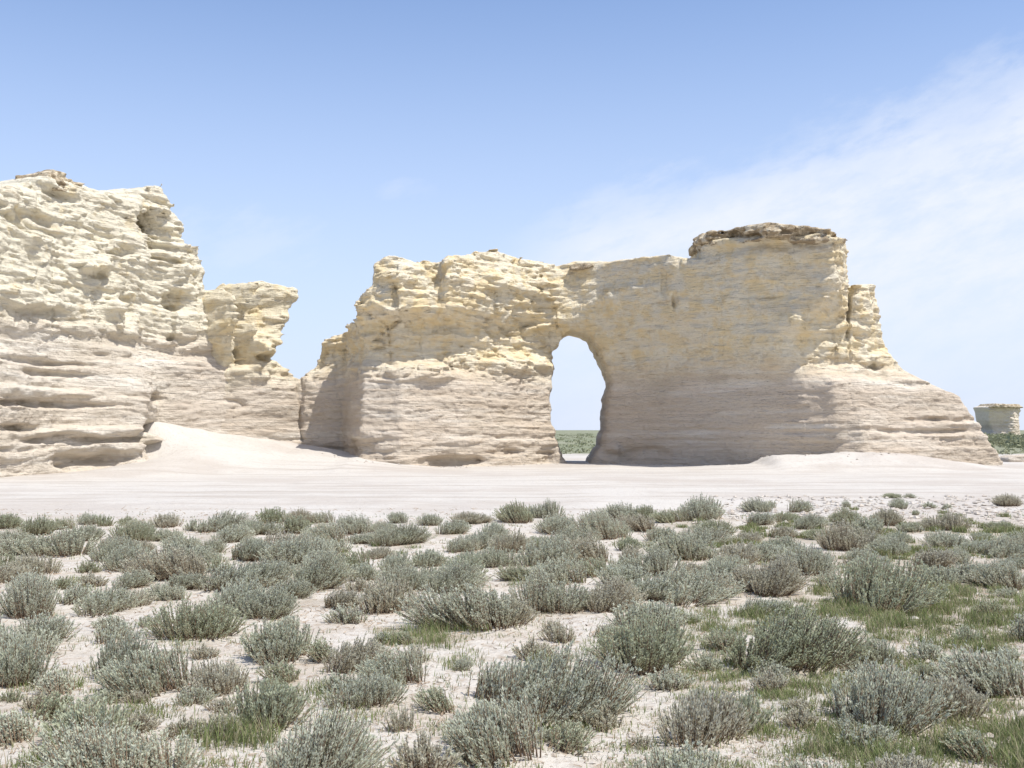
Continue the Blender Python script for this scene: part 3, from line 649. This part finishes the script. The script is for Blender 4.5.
# ------------------------------------------------------------------ grass, litter, pebbles, far vegetation
def blades(cx, cy, n, rad, hgt, r, lean=.6, wid=.0032):
    x = cx+r.normal(0, rad, n); y = cy+r.normal(0, rad, n); z = gh(x, y)-.01
    a = r.uniform(0, 2*math.pi, n); L = hgt*r.uniform(.5, 1.2, n); q = lean*r.uniform(.2, 1.4, n)
    s = np.stack([-np.sin(a), np.cos(a), np.zeros(n)], 1)*wid; o = np.stack([np.cos(a)*q, np.sin(a)*q, np.ones(n)], 1)
    p = np.stack([x, y, z], 1); m = p+o*(L*.55)[:,None]*np.array([.6,.6,1]); t = p+o*L[:,None]
    V = np.stack([p-s, p+s, m+s*.8, t, m-s*.8], 1).reshape(-1,3)
    return V, n
GP = [ # px, py, radius px, height px, number
(70,684,22,16,500),(235,742,18,36,420),(165,712,28,18,380),(50,765,26,36,600),(225,765,16,16,160),(425,636,26,22,650),(455,664,22,14,300),(455,728,14,10,220),(590,700,24,16,420),(600,662,30,22,420),(740,618,34,16,600),(700,625,20,14,260),
(875,762,26,28,480),(1005,745,34,34,520),(960,640,30,18,500),(850,612,50,16,800),(930,615,60,18,1200),(1000,612,40,18,800),(905,545,60,12,900),(850,530,50,10,700),(1000,535,36,12,700),(960,525,60,9,700),(760,545,30,10,300),(780,530,40,9,450),(735,528,20,9,200),(940,560,60,11,700),
(820,690,30,16,380),(770,700,20,14,240),(900,680,40,14,320),(960,735,40,20,360),(830,740,40,20,480),(700,690,30,12,200),(560,735,20,18,260),(340,715,22,16,300),(290,640,16,10,160),(345,545,26,8,200),(270,548,22,8,200),(400,560,30,8,200),(560,580,22,10,200),(480,640,14,8,80),(20,720,14,18,90),(110,690,24,16,200),(180,640,36,12,300),(105,600,26,12,200),(30,612,30,14,250),(245,632,24,14,250),(345,690,20,16,260),(740,670,16,16,200),(985,680,36,20,400),(1015,600,20,14,300),(640,690,18,14,150),(82,580,8,9,120),(660,650,30,14,200),(870,640,40,10,260),(670,612,30,10,250),(1000,772,60,30,260),(930,775,40,20,150),(760,770,50,16,300),(800,610,30,10,250),(700,780,60,12,160),(600,765,60,10,120)]
GP += [(rng.uniform(640,1040), rng.uniform(545,770), rng.uniform(12,34), rng.uniform(7,15), 110) for _ in range(95)]+[(rng.uniform(1030,1260), rng.uniform(535,770), rng.uniform(16,36), rng.uniform(8,18), 160) for _ in range(22)]
gv, nb = [], 0
for px, py, rp, hp, n in GP:
    cx, cy = ground_at(px, min(py, 790)); k = cy/FPX
    nsub = max(4, n//32); 
    for _ in range(nsub):
        a = rng.normal(0, rp*k, 2); v, m = blades(cx+a[0], cy+a[1]*1.4, max(6, int((1.7+2.4*(px > 700))*n/nsub)), .055, hp*k*rng.uniform(.35,.8), rng, wid=.0024*max(1, cy/9)); gv.append(v); nb += m
# thin scattered blades everywhere in the brush
xs = []
for _ in range(3400):
    px, py = rng.uniform(-240, 1264), 515+270*rng.uniform()**1.3
    if rng.uniform() > .35+.6*min(1, max(0, px/1024)): continue
    cx, cy = ground_at(px, py); v, m = blades(cx, cy, 9, .05, .055, rng, wid=.0025*max(1, cy/9)); gv.append(v); nb += m
GVv = np.concatenate(gv); nb = len(GVv)//5
b5 = np.arange(nb)[:,None]*5
gfaces = np.concatenate([b5+np.array([[0,1,2,4]])]); gtri = b5+np.array([[4,2,3,3]])
m = bpy.data.meshes.new('grass'); allq = gfaces; allt = (b5+np.array([[4,2,3]]))
m.from_pydata(GVv.tolist(), [], allq.tolist()+allt.tolist())
for an, vals in (('age', np.repeat((rng.uniform(0,1,nb) < .36)*rng.uniform(.4,1,nb), 5)), ('var', np.repeat(rng.uniform(0,1,nb)*2.2, 5))):
    a = m.attributes.new(an, 'FLOAT', 'POINT'); a.data.foreach_set('value', vals.astype(np.float32))
tag(link('grass', m, mats=[MAT_GRASS]), 'short green grass growing in tufts between the sagebrush', 'grass', kind='stuff')

def litter():
    n = 20000; V = []
    px = rng.uniform(-240, 1264, n); py = 508+285*rng.uniform(0,1,n)**1.15
    d = np.array([ray(a, b) for a, b in zip(px, py)]); Y = CAMH/(-d[:,2])*d[:,1]; x = d[:,0]/d[:,1]*Y; y = Y
    keep = fbm(x*1.3, y*1.3, 0, 44, 2) > -.12+rng.normal(0,.25,n); x, y = x[keep], y[keep]; n = len(x); z = gh(x, y)
    a = rng.uniform(0, math.pi, n); L = rng.uniform(.012, .06, n)*np.clip(y/8,.8,1.6); wd = rng.uniform(.0015,.004,n)*np.clip(y/7,.8,2)
    dr = np.stack([np.cos(a), np.sin(a), rng.normal(.15,.25,n)], 1); s = np.stack([-np.sin(a), np.cos(a), np.zeros(n)], 1)*wd[:,None]
    up = np.array([0,0,1])*(wd*1.3)[:,None]; p = np.stack([x, y, z+.004], 1); e = p+dr*L[:,None]; e[:,2] = np.maximum(e[:,2], p[:,2])
    V = np.stack([p-s, p+s, p+up, e-s*.6, e+s*.6, e+up*.6], 1).reshape(-1,3)
    b = np.arange(n)[:,None]*6
    F = np.concatenate([b+np.array([[0,2,5,3]]), b+np.array([[2,1,4,5]]), b+np.array([[1,0,3,4]])])
    return make_mesh('litter', V, F)
tag(link('plant_litter', litter(), mats=[MAT_LITTER]), 'dry brown twigs and plant litter strewn over the pale soil', 'plant litter', kind='stuff')

def pebbles():
    import itertools
    base = np.array([(1,0,0),(-1,0,0),(0,1,0),(0,-1,0),(0,0,1),(0,0,-1)], float)
    fc = np.array([(0,2,4),(2,1,4),(1,3,4),(3,0,4),(2,0,5),(1,2,5),(3,1,5),(0,3,5)])
    V, F, nv = [], [], 0
    spots = [(rng.uniform(690,1060), rng.uniform(496,524), .05) for _ in range(900)]+[(rng.uniform(-40,1064), 512+270*rng.uniform()**1.4, .016) for _ in range(1500)]+[(rng.uniform(900,1040), rng.uniform(600,760), .03) for _ in range(160)]
    for px, py, s in spots:
        x, y = ground_at(px, py); r_ = s*rng.uniform(.4,1.5)
        v = base*r_*rng.uniform(.6,1.3,(6,1))*np.array([1.2,1,.55])+rng.normal(0,.12,(6,3))*r_
        c, q = math.cos(rng.uniform(0,6.3)), 0; a = rng.uniform(0,6.3); v[:,:2] = v[:,:2]@np.array([[math.cos(a),-math.sin(a)],[math.sin(a),math.cos(a)]])
        V.append(v+np.array([x,y,float(gh(x,y))+r_*.15])); F.append(fc+nv); nv += 6
    # crumbs of fallen rock along the foot of the walls
    for _ in range(160):
        px = rng.uniform(300,1000); x = (px-CX)/FPX*47; yw = float(np.interp(px,[300,362,460,550,600,700,800,868,1000],[50.2,46.3,48.2,52.0,52.5,49.2,46.2,45.0,49.8])); y = yw-abs(rng.normal(0,.8)); x = (px-CX)/FPX*y
        if 560 < px < 596: continue
        r_ = .035*rng.uniform(.3,1.8)
        v = base*r_*rng.uniform(.6,1.3,(6,1))*np.array([1.2,1,.7])+rng.normal(0,.12,(6,3))*r_
        V.append(v+np.array([x,y,float(gh(x,y))+r_*.15])); F.append(fc+nv); nv += 6
    return make_mesh('pebbles', np.concatenate(V), np.concatenate(F))
tag(link('pebbles', pebbles(), mats=[MAT_PEBBLE]), 'small white chalk pebbles and crumbs on the ground', 'pebbles', kind='stuff')

def farveg():
    V, A, Rr = [], [], []
    def clump(x, y, w, h, n):
        a = rng.normal(0, 1, (n,3)); a = unit(a)*rng.uniform(.3,1,(n,1)); a[:,2] = np.abs(a[:,2])
        c = np.array([x, y, float(gh(x, y))])+a*np.array([w/2, w/2, h])
        s = w*rng.uniform(.05,.12,(n,1)); d1 = unit(rng.normal(0,1,(n,3)))*s; d2 = unit(np.cross(d1, rng.normal(0,1,(n,3))))*s*.7
        V.append(np.stack([c-d1, c-d2, c+d1, c+d2], 1).reshape(-1,3))
        A.append(np.full(n*4, rng.uniform(0,.4))); Rr.append(np.full(n*4, rng.uniform(0,1)*2.0))
    for _ in range(2600):
        y = 72+330*rng.uniform()**1.6; x = rng.uniform(-.35, .62)*y
        s = rng.uniform(.3, .8)*(1+y/400); clump(x, y, s*1.5, s*.38, 16)
    for _ in range(420):   # taller green brush before the butte
        y = rng.uniform(95, 235); x = y*rng.uniform(.425, .60); s = rng.uniform(.7,1.5); clump(x, y, s*2.2, s*1.0*(y/160)**.5*.62, 50)
    V = np.concatenate(V); F = np.arange(len(V)).reshape(-1,4)
    return make_mesh('undergrowth', V, F, False, None, {'age': np.concatenate(A), 'var': np.concatenate(Rr)})
tag(link('undergrowth', farveg(), mats=[MAT_FARVEG]), 'green low brush covering the prairie behind the rocks', 'undergrowth', kind='stuff')

# ------------------------------------------------------------------ light: high sun from the right, slightly behind the wall
SUN = np.array([.40, -.245, .885]); SUN /= np.linalg.norm(SUN)
elev = math.asin(SUN[2]); azim = math.atan2(SUN[0], SUN[1])
sl = bpy.data.lights.new('sun', 'SUN'); sl.energy = 3.9; sl.angle = R(.53); sl.color = (1, .965, .90)
so = bpy.data.objects.new('sun', sl); COL.objects.link(so); so.location = (20, 10, 60)
from mathutils import Vector
so.rotation_euler = Vector(-SUN).to_track_quat('-Z', 'Y').to_euler()

w = bpy.data.worlds.new('World'); SC.world = w; w.use_nodes = True; nt = w.node_tree; nt.nodes.clear(); N = NT(nt)
sky = N.n('ShaderNodeTexSky', sky_type='NISHITA'); sky.sun_disc = False; sky.sun_elevation = elev; sky.sun_rotation = azim
sky.altitude = 800; sky.air_density = 1.0; sky.dust_density = .9; sky.ozone_density = 1.3
d = N.n('ShaderNodeTexCoord').outputs['Generated']
sep = N.n('ShaderNodeSeparateXYZ'); N.l(d, sep.inputs[0]); dx, dy, dz = sep.outputs
az = N.math('DIVIDE', N.math('ARCTAN2', dx, dy), R(1)); el = N.math('DIVIDE', N.math('ARCSINE', dz), R(1))
cmb = N.n('ShaderNodeCombineXYZ')
sk = N.math('SUBTRACT', el, N.math('MULTIPLY', az, .27))      # streaks run up to the right
N.l(N.math('MULTIPLY', az, .10), cmb.inputs[0]); N.l(N.math('MULTIPLY', sk, .22), cmb.inputs[1])
n1 = N.noise(cmb.outputs[0], 1.0, 7, .6)
cmb2 = N.n('ShaderNodeCombineXYZ'); N.l(N.math('MULTIPLY', az, .28), cmb2.inputs[0]); N.l(N.math('MULTIPLY', sk, .6), cmb2.inputs[1])
n2 = N.noise(cmb2.outputs[0], 1.0, 7, .65)
edge = N.math('ADD', sk, N.math('ADD', N.math('MULTIPLY', N.math('SUBTRACT', n1, .5), 6.5), N.math('MULTIPLY', N.math('SUBTRACT', n2, .5), 6.0)))
bank = N.math('SUBTRACT', 1.0, N.ramp(edge, 7.6, 11.6))
bank = N.math('MULTIPLY', bank, N.ramp(N.math('ADD', az, N.math('MULTIPLY', N.math('SUBTRACT', n1, .5), 7.0)), -2.5, 4.5))
bank = N.math('MULTIPLY', bank, N.math('ADD', .5, N.math('MULTIPLY', N.ramp(n2, .28, .68), .5)))
bank = N.math('MULTIPLY', bank, N.math('ADD', .42, N.math('MULTIPLY', N.ramp(el, 1.5, 8.5), .58)))
def wisp(a0, e0, ra, re, s):
    q = N.math('ADD', N.math('POWER', N.math('DIVIDE', N.math('SUBTRACT', az, a0), ra), 2.0), N.math('POWER', N.math('DIVIDE', N.math('SUBTRACT', el, e0), re), 2.0))
    return N.math('MULTIPLY', N.math('SUBTRACT', 1.0, N.ramp(N.math('ADD', q, N.math('MULTIPLY', N.math('SUBTRACT', n2, .5), 4.5)), -.4, 1.3)), s)
cl = N.math('MAXIMUM', bank, wisp(-5.6, 12.4, 1.7, .6, .20)); cl = N.math('MAXIMUM', cl, wisp(-14, 9.6, 4.5, 1.6, .22)); 
tint = N.n('ShaderNodeMix', data_type='RGBA', blend_type='MULTIPLY'); tint.inputs[0].default_value = 1
N.l(sky.outputs[0], tint.inputs[6]); tint.inputs[7].default_value = (.93, .945, 1.02, 1)
hz = N.mix(N.math('MULTIPLY', N.math('SUBTRACT', 1.0, N.ramp(el, -2.0, 27.0)), .92), tint.outputs[2], (.52/.15, .595/.15, .76/.15))
SKYK = .15
cc = N.mix(N.math('MULTIPLY', cl, .95), hz, (.67/SKYK, .705/SKYK, .785/SKYK))
bg = N.n('ShaderNodeBackground'); N.l(cc, bg.inputs[0]); bg.inputs[1].default_value = SKYK
wo = N.n('ShaderNodeOutputWorld'); N.l(bg.outputs[0], wo.inputs[0])

# ------------------------------------------------------------------ camera, colour
cam = bpy.data.cameras.new('camera'); cam.sensor_width = 36; cam.lens = FPX/1024*36; cam.clip_end = 20000; cam.clip_start = .05
co = bpy.data.objects.new('camera', cam); COL.objects.link(co); co.location = (0, 0, CAMH); co.rotation_euler = (math.pi/2+PITCH, 0, 0)
SC.camera = co
SC.view_settings.view_transform = 'Standard'; SC.view_settings.look = 'None'; SC.view_settings.exposure = .40; SC.view_settings.gamma = 1
SC.cycles.max_bounces = 8
